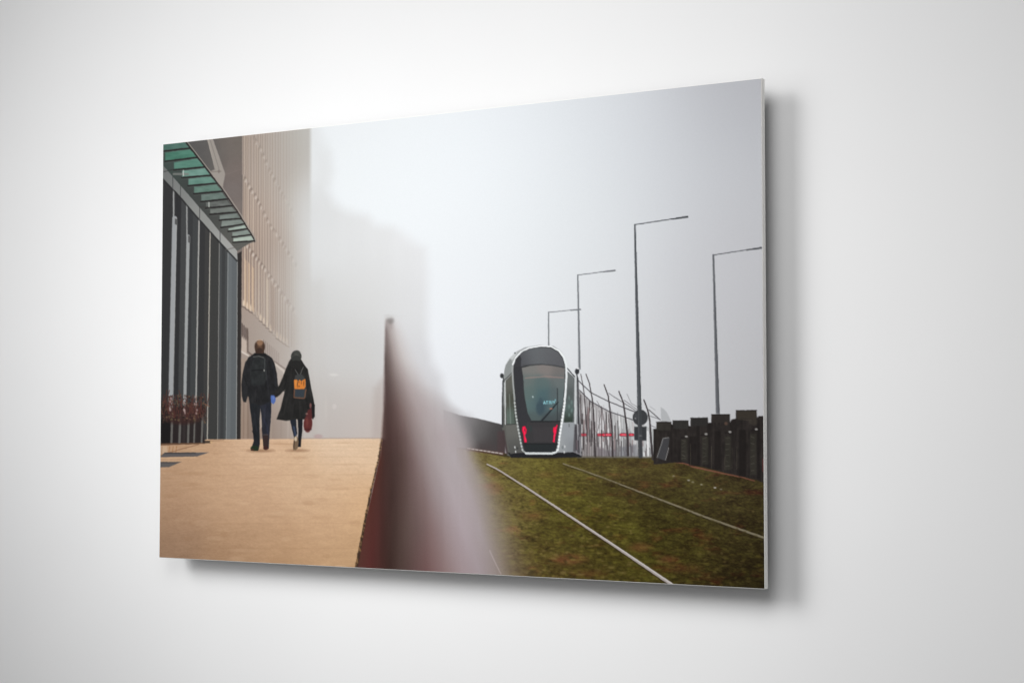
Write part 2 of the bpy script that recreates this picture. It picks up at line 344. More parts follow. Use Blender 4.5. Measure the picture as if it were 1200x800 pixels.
# ---- paved path
pathc = field([(200, 522, 176, 142, 112), (225, 528, 186, 150, 118), (300, 522, 201, 167, 137), (400, 518, 214, 187, 160), (440, 525, 210, 180, 150), (200, 570, 176, 141, 112), (200, 605, 166, 131, 103),
               (198, 645, 148, 117, 93), (250, 560, 188, 153, 122), (300, 580, 194, 158, 127), (300, 620, 184, 148, 116), (270, 650, 164, 129, 99), (350, 560, 200, 166, 134), (400, 570, 204, 170, 138),
               (380, 620, 196, 159, 125), (400, 655, 186, 149, 112), (330, 655, 178, 141, 107), (425, 590, 203, 164, 125)], 24)
def path_col(u, v):
    d = np.maximum(v - 512, 1)
    n = vnoise((u - 470) / d * 60, 900 / np.sqrt(d) * 4, 9, 9, 31, 3) * 5 + vnoise(u, v * 3, 12, 10, 77, 3) * 4.5 + vnoise(u, v * 1.5, 2.2, 1.6, 300, 2) * 6
    return pathc(u, v) + np.array([2, 3, 3]) + n[..., None] * np.array([1, .95, .85])
poly([(170, 520), (233, 518.5), (242, 514.6), (447.5, 513.6), (444, 537), (435, 575), (427.5, 612), (417, 668), (415, 700), (170, 700)], path_col, .6, 1, 'path')
for v in (517, 519.4, 523, 528, 535, 544, 556, 571, 590, 613, 642):
    u0 = 205 if v > 520 else 250
    sl = rng.uniform(-.6, .2)
    line([(u0 + rng.uniform(-15, 60), v - sl), (443 - (v - 514) * .17, v + sl)], .8 + (v - 514) * .006, (148, 112, 82), None, .7, .11)
    for k in range(5):
        uu = rng.uniform(200, 420 - (v - 514) * .15); line([(uu, v), (uu + (uu - 470) * (-.02) * 3, v + (v - 510) * .22)], .8, (150, 114, 86), None, .7, .08)
for k in range(60):
    u = rng.uniform(190, 425); v = 516 + rng.random() ** 1.3 * 150; ell(u, v, rng.uniform(4, 18), rng.uniform(.8, 1.2 + (v - 514) * .03), (150, 112, 80) if rng.random() < .6 else (226, 196, 164), 1, rng.uniform(.08, .22))
line([(188, 533), (210, 526.5), (233, 520.5)], 1.0, (120, 88, 66), None, .6, .7); line([(186, 521), (234, 519.6)], 1.6, (92, 66, 50), 1.0, .6, .85)
poly([(188, 522.5), (196, 522.5), (196, 530), (188, 532)], (196, 172, 146), .8, .6); line([(190, 523), (189.5, 531)], .8, (120, 90, 70), None, .5, .6)
for u in (199, 203, 207): line([(u, 523), (u - 1, 530)], 1.2, (150, 104, 68), None, .6, .6)
poly([(193, 530), (245, 529.7), (231, 534.6), (187, 535.4)], (86, 84, 86), .6, .95, 'path'); poly([(193, 530), (230, 530), (229, 531.3), (191, 531.5)], (60, 58, 60), .5, .8)
poly([(186, 541), (213, 540.8), (198, 547), (186, 547.4)], (88, 86, 86), .6, .95); poly([(186, 541), (211, 541), (208, 542.3), (186, 542.6)], (70, 66, 66), .5, .6)
line([(188, 536.6), (229, 535.6)], .9, (214, 180, 146), None, .5, .6)
poly([(239, 516.2), (247, 516), (247, 519), (238, 519)], (60, 50, 42), .6, .9); ell(247.5, 517.6, 1.5, 1.5, (196, 160, 120), .5, .9)
line([(247, 516.4), (262, 515.6)], 1.6, (150, 120, 94), None, .6, .6)

# ---- planter with a dry reddish shrub
poly([(180, 486), (236, 492), (240, 517), (240, 519.4), (180, 520)], (40, 32, 32), 1, .9, 'planter')
poly([(180, 488), (200, 491), (200, 519.6), (180, 520)], (22, 20, 20), .8, 1, 'planter')
for u, wd in ((201.6, 2.6), (211, 2.8), (221, 2.6), (228, 1.8), (237, 2.2)): line([(u + .4, 486), (u - .6, 518)], wd, (104, 102, 98), None, .7, .9)
line([(186, 519.8), (238, 519.2)], 1.2, (110, 80, 58), None, .5, .8)
cr = np.random.default_rng(3)
ell(214, 486, 24, 11, (58, 34, 31), 3, .82, 'dry_shrub'); ell(192, 481, 9, 7, (42, 28, 26), 2.5, .9, 'dry_shrub'); ell(228, 482, 13, 9, (72, 44, 40), 3, .55, 'dry_shrub')
for k in range(330):
    a = cr.random(); u = 188 + a * 54; hgt = 9 + 16 * math.sin(min(1, a * 1.5 + .25) * math.pi * .62)
    v = 494 - cr.random() ** .8 * (hgt + 8) + abs(a - .5) * 5
    if v > 499: continue
    ell(u, v, cr.uniform(.5, 1.6), cr.uniform(.4, 1.2), [(42, 28, 24), (62, 42, 35), (84, 60, 48), (110, 86, 68), (34, 24, 20), (98, 86, 62)][cr.integers(6)], .6, cr.uniform(.45, .9), 'dry_shrub', cr.uniform(0, 3))
for k in range(70):
    u = cr.uniform(190, 243); v = cr.uniform(470, 490); line([(u, v), (u + cr.uniform(-4, 4), v - cr.uniform(5, 15))], .8, (82, 46, 40), None, .45, .85, 'dry_shrub')
for u in (199.5, 215.6, 229.6):
    for k in range(5): ell(u + cr.uniform(-1.5, 1.5), cr.uniform(464, 487), 1.0, 1.5, (176, 156, 152), .6, .6)
line([(238, 472), (245.5, 476)], .9, (120, 74, 54), None, .5, .8)

# ---- dark retaining wall behind the lawn, tram line and lawn
poly([(520, 480), (540, 486.5), (560, 490), (592, 498), (592, 535), (520, 530)], field([(530, 500, 150, 147, 148), (548, 500, 122, 119, 120), (563, 505, 92, 90, 90), (580, 510, 74, 72, 72), (590, 515, 62, 58, 58), (575, 527, 74, 66, 66)], 8), .8, 1, 'retaining_wall')
poly([(583, 505), (592, 505), (592, 532), (583, 532)], (84, 60, 62), 2, .4)
def lawn_col(u, v):
    base = field([(575, 545, 112, 97, 62), (600, 545, 100, 90, 46), (640, 545, 97, 86, 42), (640, 575, 92, 81, 36), (700, 545, 82, 70, 40), (690, 600, 82, 74, 28), (750, 560, 76, 62, 36), (790, 548, 80, 68, 38),
                  (860, 580, 64, 52, 32), (820, 560, 68, 58, 34), (700, 650, 74, 62, 26), (850, 650, 58, 46, 22), (880, 620, 54, 44, 24), (885, 680, 44, 34, 16), (640, 660, 84, 66, 34), (740, 630, 76, 68, 24),
                  (650, 620, 86, 78, 34), (590, 600, 108, 90, 60), (780, 600, 66, 58, 26), (800, 640, 66, 56, 22)], 26)(u, v)
    d = np.maximum(v - 528, 2); s = d / 55
    n1 = vnoise(u / (s + .55), 400 / (s + .6), 5, 6, 91, 3); n2 = vnoise(u, v * 2.1, 3.2, 3.2, 55, 2); n3 = vnoise(u, v * 1.8, 20, 16, 12, 2)
    n4 = vnoise(u + v * .4, v * 2.4, 9, 9, 66, 3)
    n5 = vnoise(u, v * 1.7, 1.9, 1.5, 205, 2)
    t = n1 * 10 + n2 * 12 + n3 * 13 + n4 * 13 + n5 * 13 - 5
    red = np.clip(vnoise(u, v * 1.6, 24, 14, 140, 3) * 1.9 - .42, 0, 1)
    return base + t[..., None] * np.array([.92, 1, .5]) + np.array([5, 7, 1]) + red[..., None] * np.array([15, -5, 2])
poly([(535, 524), (560, 526), (592, 531), (640, 533), (770, 533), (900, 561), (900, 570), (535, 560)], (62, 54, 34), .8)
poly([(535, 526), (560, 529), (592, 535), (640, 537.5), (690, 535), (735, 533), (775, 536), (800, 541), (830, 549.5), (900, 566), (905, 700), (540, 700), (540, 560)], lawn_col, .8, 1, 'lawn')
for u, v, rx, ry, a in ((750, 641, 12, 5, .4), (782, 655, 9, 4, .45), (668, 655, 18, 6, .45), (577, 572, 12, 7, .35), (625, 604, 14, 5, .25), (800, 666, 20, 5, .25), (690, 672, 18, 4, .3), (640, 556, 8, 3, .2)):
    ell(u, v, rx, ry, (126, 68, 50), 4, a)
lr = np.random.default_rng(21)
for k in range(2600):
    v = 538 + lr.random() ** 1.2 * 150; u = lr.uniform(575, 895)
    if v > 690: continue
    s = (v - 528) / 60
    c = [(122, 112, 48), (50, 44, 18), (104, 98, 36), (40, 34, 14), (140, 122, 76)][lr.integers(5)]
    f = 1 if u < 740 else .6
    ell(u, v, lr.uniform(.5, 1.3) * (s + .8), lr.uniform(.4, .8) * (s * .7 + .7), c, .8, lr.uniform(.15, .42) * f)
line([(548, 526), (589, 531.6)], 4, (98, 70, 66), None, 1, .6)
for k in range(9): u = 548 + k * 4.7; line([(u, 525 + (u - 548) * .155), (u + 3, 525.4 + (u - 548) * .155)], 1.2, (208, 202, 200), None, .5, .85)
# rails
R1 = [(571, 543.7), (581, 548.5), (592.5, 555.5), (620, 573), (645, 589.5), (670, 606), (720, 639), (760, 666), (800, 693)]
line([(u - 1.2, v + 1.2) for u, v in R1], 1.0, (52, 42, 26), 3.5, .8, .6); line(R1, 1.4, (170, 160, 157), 3.9, .5, 1, 'track_rail.near'); line([(u + .6, v - .5) for u, v in R1], .3, (212, 208, 206), 1.5, .5, .7)
R2 = [(660, 543), (682.5, 550.5), (700, 557), (720, 564.5), (760.5, 580), (795, 593), (824, 604.5), (865, 619), (905, 633)]
line([(u, v + 1.6) for u, v in R2], 1.0, (46, 38, 24), 2.4, .8, .6); line(R2, 1.2, (134, 126, 106), 2.6, .6, .9, 'track_rail.far')
for k in range(40):
    t = lr.random() * 7.99; i = int(t); p = R2[i]; q = R2[min(i + 1, 8)]; f = t - i
    ell(p[0] + (q[0] - p[0]) * f, p[1] + (q[1] - p[1]) * f + 1.2, 2, .9, (84, 74, 44), .6, .6); 
for u, v, a in ((838, 571, .9), (807, 562.5, .7), (822, 567.5, .5), (789.5, 557.5, .4), (812, 564.5, .4), (845, 573, .4)): ell(u, v, 1.6, .9, (176, 172, 164), .5, a)
line([(792, 541), (803, 542.5), (812, 546.5), (830, 550.5), (850, 555), (868, 558.5), (884, 563)], 2.2, (140, 86, 74), 1.2, .7, .75)
line([(768, 538), (792, 541.5)], 2, (120, 100, 62), None, .8, .6)

# ---- street lamps
def lampost(top, foot, w0, w1, arm, c, name):
    line([top, foot], w0, c, w1, .5, 1, name); line([(top[0] + w0 * .25, top[1]), (foot[0] + w1 * .28, foot[1])], w0 * .3, tuple(x * .7 for x in c), w1 * .35, .5, .6)
    line([top, arm], max(1.1, w0 * .6), c, None, .45, 1, name)
    hx = (arm[0] - top[0]) * .3; hy = (arm[1] - top[1]) * .3
    line([(arm[0] - hx, arm[1] - hy + .2), (arm[0], arm[1] + .3)], w0 * .8, tuple(x * .88 for x in c), w0 * 1.25, .45, 1, name)
lampost((642.9, 366), (643.1, 404.4), 1.5, 1.8, (680, 362.2), (132, 135, 139), 'street_lamp.smallest')
lampost((677.2, 322.3), (679.2, 432), 1.6, 2.6, (720.5, 316.6), (122, 125, 129), 'street_lamp.small')
lampost((836, 298.8), (841.4, 486), 2.0, 4.6, (892, 290.2), (100, 102, 106), 'street_lamp.right')

# ---- tram cars seen along the side, guard posts and wires
poly([(676, 455), (692.5, 470), (714, 482), (741, 492), (766, 503), (767, 536), (676, 536)], field([(682, 480, 176, 174, 175), (700, 490, 172, 169, 170), (725, 500, 190, 191, 192), (750, 510, 188, 190, 191), (690, 525, 150, 145, 145), (730, 528, 158, 158, 159)], 10), .8, 1, 'tram')
tr = np.random.default_rng(9)
for k in range(190):
    u = 678 + tr.random() ** 1.3 * 84; v0 = 452 + (u - 676) * .52 + tr.uniform(4, 50); ln = tr.uniform(6, 30); v1 = min(v0 + ln * (1.7 if k % 4 == 0 else 1), 534)
    if v1 < v0 + 3: continue
    line([(u, v0), (u + tr.uniform(-.5, .8), v1)], tr.uniform(.6, 1.6), [(74, 68, 69), (110, 100, 101), (50, 46, 47), (234, 234, 235), (238, 238, 238), (140, 118, 118)][tr.integers(6)], None, .6, tr.uniform(.45, .9))
for k in range(26):                                     # thin uprights of the screen between the guard posts
    u = 680 + k * 2.4 + (k * k) * .035; v0 = 458 + (u - 676) * .52 + (k * 7 % 5)
    if u < 742: line([(u, v0), (u + .9, v0 + 24), (u + .5, 534)], .6, (66, 60, 61), 1.3, .5, .35 + .3 * (k % 3 == 0))
for u0, u1, a in ((681, 686.5, .55), (701.5, 704, .7), (707, 716, 1), (728, 734.5, 1), (738.5, 741.5, .9)):
    line([(u0, 509.2), (u1, 509.2)], 4.2, (70, 40, 46), None, .6, .7 * a); line([(u0, 509.2), (u1, 509.2)], 2.6, (224, 40, 60), None, .6, a * .95, 'tram'); 
    if a > .8: line([(u0 + 1, 509.2), (u1 - 1, 509.2)], 1.0, (240, 160, 170), None, .5, .7)
poly([(727, 524), (746, 520), (748, 535), (727, 535)], (110, 110, 116), 1.5, .6); poly([(700, 522), (712, 528), (722, 526), (722, 535), (700, 535)], (106, 98, 104), 1.5, .5)
def pts(P): return off(P, (660, 420), 6.154)
for P, w_, a in (([(90, 140), (200, 245), (330, 310), (430, 350), (520, 385)], 1.2, .95), ([(105, 215), (200, 310), (330, 380), (500, 440)], 1.2, .95), ([(330, 250), (420, 310), (520, 372)], .9, .8),
              ([(440, 300), (530, 365)], .8, .7), ([(620, 370), (660, 405), (700, 440)], 1.2, .9), ([(630, 415), (690, 435)], .9, .7), ([(460, 255), (490, 320), (540, 352)], .7, .6), ([(630, 480), (665, 495)], .8, .7), ([(625, 345), (665, 372)], .6, .5)):
    line(pts(P), w_, (82, 80, 84), None, .5, a, 'guard_fence')
for P, w0, w1, a in (([(128, 112), (148, 220), (160, 350), (172, 530), (172, 600)], .9, 1.8, .9), ([(165, 112), (190, 180), (210, 290), (222, 450), (232, 705)], 1.0, 2.2, 1), ([(295, 188), (325, 270), (340, 380), (352, 500), (358, 704)], 1.3, 2.4, 1),
                  ([(403, 238), (435, 320), (450, 430), (465, 560), (468, 695)], 1.4, 2.8, 1), ([(583, 298), (610, 370), (625, 450), (635, 600), (646, 724)], 1.5, 2.8, 1), ([(243, 305), (282, 370), (292, 440), (310, 600), (330, 700)], .7, 1.3, .6), ([(283, 360), (262, 450), (250, 520)], .8, .9, .5), ([(110, 440), (126, 500), (130, 700)], 1, 1.6, .8)):
    line(pts(P), w0, (66, 60, 62), w1, .5, a, 'guard_fence')
poly([(676, 534), (766, 534.5), (766, 537), (676, 537)], (70, 64, 46), .8, .5)

# ---- sheet-pile wall
poly(off([(95, 112), (118, 125), (145, 155), (170, 205), (176, 228), (100, 222)], (760, 460), 6.664), (176, 178, 180), .7, .95, 'sheet_pile_wall')
SP = [(40, 560), (38, 282), (60, 280), (62, 228), (100, 222), (178, 228), (181, 248), (188, 246), (190, 218), (312, 216), (315, 258), (328, 258), (328, 197), (465, 193), (467, 235), (490, 232), (492, 168), (636, 166), (638, 228), (650, 208), (682, 200),
      (682, 138), (845, 135), (848, 195), (862, 182), (930, 180), (930, 720), (850, 680), (600, 625), (440, 580), (345, 565), (270, 545), (200, 545)]
def pile_col(u, v):
    n = vnoise(u, v * .16, 2.2, 2.2, 8, 2) * 9 + vnoise(u, v, 5, 6, 18, 3) * 8
    return np.array([47, 42, 40.]) + n[..., None] * np.array([1, .92, .85])
poly(off(SP, (760, 460), 6.664), pile_col, .6, 1, 'sheet_pile_wall')
for x0, x1, y, c, a in ((62, 178, 228, (62, 60, 54), .6), (190, 312, 216, (54, 54, 52), .7), (330, 463, 195, (50, 49, 48), .7), (494, 636, 168, (52, 47, 44), .8), (684, 845, 137, (62, 56, 49), .9)):
    poly(off([(x0 + 3, y + 4), (x1 - 2, y + 4), (x1 - 3, y + 66), (x0 + 3, y + 64)], (760, 460), 6.664), c, .7, a); line(off([(x0, y + 1), (x1, y)], (760, 460), 6.664), .8, (28, 26, 26), None, .5, .8); line(off([(x0, y - 5), (x1, y - 6)], (760, 460), 6.664), .6, (222, 222, 224), None, .45, .5)
for x, wd, y0, y1, a in ((345, 60, 340, 570, .5), (390, 24, 260, 575, .55), (470, 26, 250, 590, .35), (540, 50, 300, 600, .55), (650, 30, 230, 630, .35), (735, 56, 290, 655, .6), (860, 24, 210, 670, .5), (180, 14, 250, 540, .4), (240, 30, 380, 540, .4), (45, 14, 290, 520, .35)):
    poly(off([(x - wd / 2, y0), (x + wd / 2, y0), (x + wd / 2, y1), (x - wd / 2, y1)], (760, 460), 6.664), (28, 24, 23), 1.1, a)
pr = np.random.default_rng(5)
for x, y0, y1 in ((280, 360, 530), (443, 345, 560), (622, 340, 600), (820, 320, 640)):
    poly(off([(x - 26, y0), (x + 24, y0), (x + 24, y1), (x - 26, y1)], (760, 460), 6.664), (60, 58, 50), .9, .6)
    for k in range(6):
        y = y0 + (y1 - y0) * (k + .4) / 6; line(off([(x - 18, y), (x + 6 * pr.uniform(0, 2), y + pr.uniform(-12, 12))], (760, 460), 6.664), .8, (98, 96, 86), None, .5, pr.uniform(.25, .6))
for x, y0, y1 in ((330, 400, 560), (492, 420, 590), (655, 430, 590), (690, 420, 600), (596, 500, 600)): line(off([(x, y0), (x, y1)], (760, 460), 6.664), .7, (98, 92, 78), None, .5, .5)
for u, v in ((804.4, 511.3), (827.5, 508.3), (855.6, 505.8), (886.4, 502.8)):
    line([(u - 6, v + 1.5), (u, v + .6)], .9, (24, 20, 20), None, .6, .7); ell(u, v, 1.7, 1.1, (168, 166, 162), .5, .85)
ell(851, 496, 2, 1.8, (112, 84, 70), .8, .6); ell(883, 494, 5, 4, (78, 72, 62), 1.5, .5); line([(865, 491), (880, 492)], 1, (84, 76, 64), None, .6, .5)
line(off([(897, 520), (897, 610)], (760, 460), 6.664), 2, (120, 62, 60), None, .8, .7)
poly(off([(112, 356), (165, 350), (160, 400), (128, 528), (68, 508)], (760, 460), 6.664), (70, 70, 73), .7, .9)
line(off([(68, 505), (115, 356), (158, 349)], (760, 460), 6.664), .9, (142, 142, 142), None, .5, .8); line(off([(158, 430), (132, 526)], (760, 460), 6.664), .9, (150, 150, 150), None, .5, .8)

# ---- round sign and its plate on the nearest lamp
ell(750.3, 489, 8.9, 9.3, (62, 63, 66), .6, 1, 'round_road_sign'); ell(745.5, 488, 2.2, 4, (78, 80, 84), 1, .6); ell(744.6, 490, .9, .7, (170, 170, 172), .5, .7)
poly([(743.4, 499.6), (757.8, 499.6), (757.6, 516), (743.4, 515.6)], (58, 60, 63), .6, 1, 'road_sign_plate'); line([(743.8, 500), (757.5, 500)], .8, (92, 92, 94), None, .5, .6)
lampost((744, 263.4), (749.4, 478), 2.0, 5.0, (805.6, 253.8), (84, 87, 91), 'street_lamp.tallest')
line([(749.4, 477), (750.6, 534)], 5.0, (66, 68, 71), 5.2, .5, 1, 'street_lamp.tallest'); line([(748.2, 477), (749.2, 534)], .8, (92, 94, 97), None, .5, .7); ell(750.5, 510.3, 1.8, .6, (120, 120, 122), .5, .8)

# ---- tram front
T = 'tram'
poly([(588.2, 500), (588, 470), (589, 447), (591, 436), (592.5, 428), (597, 420), (605, 412), (615, 407), (633, 404), (649, 405.5), (658, 411), (665, 421), (670, 428), (676, 438), (678.5, 448), (680, 490), (682, 533), (676, 535), (600, 535.5), (594, 533), (591, 515)],
     field([(596, 425, 168, 171, 171), (592, 440, 138, 141, 140), (600, 510, 90, 90, 86), (670, 425, 216, 219, 221), (675, 460, 178, 180, 182), (668, 515, 146, 150, 153), (630, 415, 150, 152, 155)], 10), .6, 1, T)
poly([(595, 530), (682, 529), (681.5, 535.6), (599, 536)], (36, 36, 39), .8, 1, T)
poly([(591, 436), (592.5, 428), (598, 420), (600.5, 424), (600.5, 436), (592, 446)], (136, 140, 139), .6, 1); poly([(597, 420), (605, 412), (606, 414), (601, 421)], (196, 199, 200), .6, .8); line([(591, 445.5), (600.5, 436)], 1, (70, 72, 70), None, .5, .9)
poly([(592.6, 446), (600.8, 437.5), (602.5, 460), (606.5, 496.5), (594, 496.5)], field([(596, 450, 92, 92, 86), (600, 470, 74, 76, 68), (596, 490, 100, 116, 108), (604, 490, 70, 76, 70)], 7), .6, 1, 'tram>side_window.left')
line([(597, 462), (598.5, 496)], 1.2, (140, 150, 144), None, .6, .45); line([(601, 450), (604, 495)], 1.4, (52, 54, 50), None, .6, .6); line([(591.8, 446), (592.2, 497)], 1.0, (206, 210, 210), None, .45, .95); line([(589.6, 446), (588.9, 500)], 1.8, (58, 60, 62), None, .5, .9); line([(590, 505), (594, 531)], 2.4, (66, 52, 54), None, .8, .7)
poly([(592.8, 497.5), (606.4, 497), (609, 513), (613.5, 530), (598, 531.5), (594, 515)], field([(600, 505, 98, 98, 94), (604, 525, 84, 84, 82)], 8), .6, 1, T); line([(593, 497.2), (606.5, 496.6)], .9, (52, 54, 52), None, .5, .8)
# right flank
poly([(663, 423), (669.5, 428), (676.5, 438), (673, 441.5), (664.5, 433)], (214, 217, 219), .7, 1, T)
poly([(664, 434), (672.4, 441.6), (672.2, 480), (671.6, 494.6), (660.6, 494.6), (663, 470)], field([(668, 445, 104, 108, 108), (668, 462, 84, 90, 90), (667, 480, 88, 104, 102), (666, 492, 50, 58, 50)], 7), .6, 1, 'tram>side_window.right')
line([(665, 431.5), (673.4, 441.2)], 1.3, (50, 52, 54), None, .5, .95); line([(674.3, 444), (674.2, 496)], 2.0, (196, 200, 201), None, .5, .95); line([(672.8, 443), (672.4, 494)], .9, (60, 62, 64), None, .5, .9); line([(677, 443), (678.3, 505)], 2.2, (50, 48, 52), None, .6, .9); line([(676, 448), (676, 496)], .8, (150, 152, 154), None, .5, .5)
for k in range(5): ell(667 + (k % 2) * 3, 466 + k * 5, 1, 2.2, (124, 150, 144), .8, .45)
poly([(659, 495.6), (673, 495.2), (672.2, 515), (671.5, 529.5), (652.5, 530), (656, 512)], field([(666, 505, 148, 152, 156), (668, 525, 132, 136, 140), (656, 525, 158, 161, 163)], 7), .6, 1, T)
poly([(673.4, 497), (680.4, 497), (681.4, 533), (671.6, 529)], (86, 84, 88), .7, .95, T)
for u, v0, v1, c in ((674.8, 500, 527, (56, 52, 56)), (677, 497, 515, (190, 190, 194)), (678.2, 510, 530, (62, 58, 62)), (679.8, 512, 533, (170, 168, 172)), (675.5, 528, 531, (150, 150, 154)), (676, 516, 526, (120, 104, 110))): line([(u, v0), (u + .6, v1)], 1.2, c, None, .6, .75)
line([(672, 529), (681, 532.4)], 1.4, (140, 138, 142), None, .6, .7)
ell(667, 497.2, .7, .7, (80, 84, 84), .5, .8); ell(667, 499.2, .7, .7, (80, 84, 84), .5, .8)
# mask
RING = [(616.5, 531), (613, 528), (611.2, 521), (608.4, 506), (604.6, 485), (602.8, 465), (601.2, 447), (600.6, 434), (601, 427), (604.5, 419), (610.5, 412.4), (620, 407.6), (634, 405.2), (646, 406), (655, 411), (661, 419), (663.4, 427), (664, 440),
        (662.8, 460), (661, 476), (658.4, 494), (656, 509), (654, 524), (651.5, 529.4), (647, 531)]
poly(RING, (54, 55, 57), .6, 1, 'tram>front_mask')
line(RING[:9], 1.9, (160, 163, 162), None, .5, .95, T); line(RING[8:16], 1.7, (236, 239, 240), None, .5, 1, T); line(RING[15:], 2.4, (226, 230, 231), None, .5, 1, T); line([RING[-1], RING[0]], 2.6, (206, 210, 211), None, .5, 1, T)
for k in range(15):
    v = 470 + k * 3.9
    a = np.interp(v, [465, 485, 506, 521, 528], [602.8, 604.6, 608.4, 611.2, 613]); b = np.interp(v, [460, 476, 494, 509, 524], [662.8, 661, 658.4, 656, 654])
    ell(a + .7, v, 1.0, 1.2, (62, 64, 62), .5, .6); ell(a - .1, v + 2, .9, 1.3, (206, 210, 208), .5, .7); ell(b - 1.0, v, .9, 1.2, (92, 98, 96), .5, .6); ell(b, v + 2, 1.1, 1.4, (250, 252, 252), .5, .7)
poly([(603, 430), (603.4, 424), (607, 417.5), (613, 411.6), (622, 408.6), (634, 407), (645, 407.6), (653.5, 412), (659.5, 420), (661.8, 430), (650, 427.6), (634, 426.4), (618, 427.8), (611, 429.4)], field([(625, 415, 98, 101, 104), (645, 415, 94, 96, 99), (610, 420, 78, 79, 83), (655, 424, 88, 88, 92)], 9), .6, 1)
poly([(603, 430), (604, 421), (609.4, 415.4), (611, 420), (610.5, 432), (613.6, 436), (613.2, 460), (618, 484), (623, 492), (618, 497), (611, 500), (606, 480), (604, 455)], (55, 55, 59), .7, .9)
poly([(611.5, 431), (622, 428.4), (636, 427.2), (650, 428.4), (661.8, 431.4), (661.8, 450), (659.5, 475), (656.4, 493), (623, 492.6), (618.5, 484), (614.5, 462), (613.2, 441)],
     field([(620, 433, 118, 117, 114), (640, 433, 124, 118, 115), (655, 436, 112, 108, 106), (618, 446, 98, 108, 106), (635, 449, 88, 104, 104), (655, 447, 96, 104, 104), (622, 460, 90, 106, 104), (635, 462, 76, 98, 102), (652, 462, 86, 98, 100), (625, 476, 86, 106, 106), (634, 476, 66, 84, 92),
            (648, 478, 84, 104, 106), (655, 484, 72, 78, 80), (626, 488, 80, 92, 92), (645, 490, 72, 80, 82)], 5), .6, 1, 'tram>windshield')
line([(613, 427.9), (634, 426.5), (662, 430.2)], 1.0, (70, 72, 74), None, .5, .8); line([(616, 442.8), (640, 441), (660, 442.4)], 1.3, (160, 132, 126), None, .7, .6); poly([(648, 443), (661, 443), (659, 476), (652, 490), (653, 455)], (106, 114, 114), 1.5, .3)
ell(633, 478, 4.6, 8, (58, 74, 84), 1.5, .6); ell(634, 468.5, 2.2, 2.8, (62, 80, 88), 1, .5); ell(624.6, 464.8, .8, 1.2, (190, 206, 208), .5, .8)
line([(631, 497.5), (641, 486), (654, 471)], 2.4, (42, 46, 50), 1.5, .5, 1, 'tram>wiper'); line([(653.3, 455), (653.5, 474), (653, 492)], 1.1, (52, 56, 58), None, .5, .9); ell(645.8, 478.6, 1.8, .9, (182, 124, 104), .5, .8)
for a, b in (((637.2, 473), (638, 470)), ((638, 470), (639.6, 473)), ((641, 470), (641, 473)), ((640.4, 470), (642.6, 470)), ((643.6, 473), (644.6, 469.6)), ((644.6, 469.6), (645.8, 473)), ((647, 469.6), (647, 472.4)), ((648.6, 469.6), (649.4, 472)), ((651, 467.8), (649.8, 471.4))):
    line([a, b], .9, (136, 196, 206), None, .4, .85, 'tram>display')
ell(638, 472, 1.4, 1, (160, 210, 216), .6, .5)
poly([(618, 494), (656, 494), (653.4, 519), (616.5, 519.5), (614, 505)], (60, 58, 60), .8, 1); poly([(624, 500), (649, 500), (647, 517), (626, 517)], (66, 63, 65), 1, .6); line([(622, 494), (656, 493.5)], 1.5, (40, 42, 44), None, .7, .8)
poly([(613, 520), (653.4, 520), (651.5, 528.6), (616, 529)], (42, 46, 48), .6, 1); line([(614, 519.6), (654, 519.6)], .9, (26, 28, 30), None, .5, .9); ell(622, 502, 1.6, 3.5, (52, 68, 66), 1, .5)
for s, P in ((1, [(612.4, 499.8), (615.2, 499.2), (617.2, 503), (616.6, 507.4), (615, 509.6), (616.6, 514), (617.4, 517.6), (614.8, 518.4), (613.8, 513), (613.6, 509), (612, 504)]),
             (2, [(648.4, 501.4), (650, 499.6), (651, 501), (652.4, 497.4), (653.6, 498), (652.4, 502.6), (651.6, 508), (650.6, 512.4), (649.8, 517.8), (648, 517.6), (648.8, 511), (649.2, 508), (648.2, 505)])):
    poly(P, (120, 24, 42), 2.2, .45); poly(P, (236, 22, 66), .5, 1, 'tram>tail_light.%d' % s)
ell(615.2, 504, .7, 1.6, (96, 40, 50), .4, .8); line([(613.4, 501), (615.4, 509), (616, 516)], .6, (255, 90, 124), None, .4, .7); line([(651.6, 500), (650.2, 507), (649.4, 516)], .6, (255, 90, 124), None, .4, .7)
for u, v in ((603.5, 524), (604.4, 529), (662, 523), (661.2, 529.4)): ell(u, v, .7, 1.5, (216, 218, 218), .4, .9)
ell(606.6, 525, .9, 1.2, (50, 52, 52), .5, .7); ell(659.4, 524, 1.2, 2, (110, 116, 118), .5, .7); ell(603.6, 413.6, .9, .9, (66, 68, 68), .4, .9)
ell(588.3, 440, 2.3, 2.8, (56, 58, 60), .5, 1, 'tram>side_mirror.left'); line([(589.5, 442), (591, 447)], 1.4, (60, 62, 62), None, .5, .9); ell(676.4, 435, 2.7, 3.5, (52, 54, 57), .5, 1, 'tram>side_mirror.right'); ell(677.4, 431.6, 1.8, .9, (236, 236, 236), .5, .8); line([(676, 438), (677.5, 446)], 1.5, (52, 54, 57), None, .5, .9)

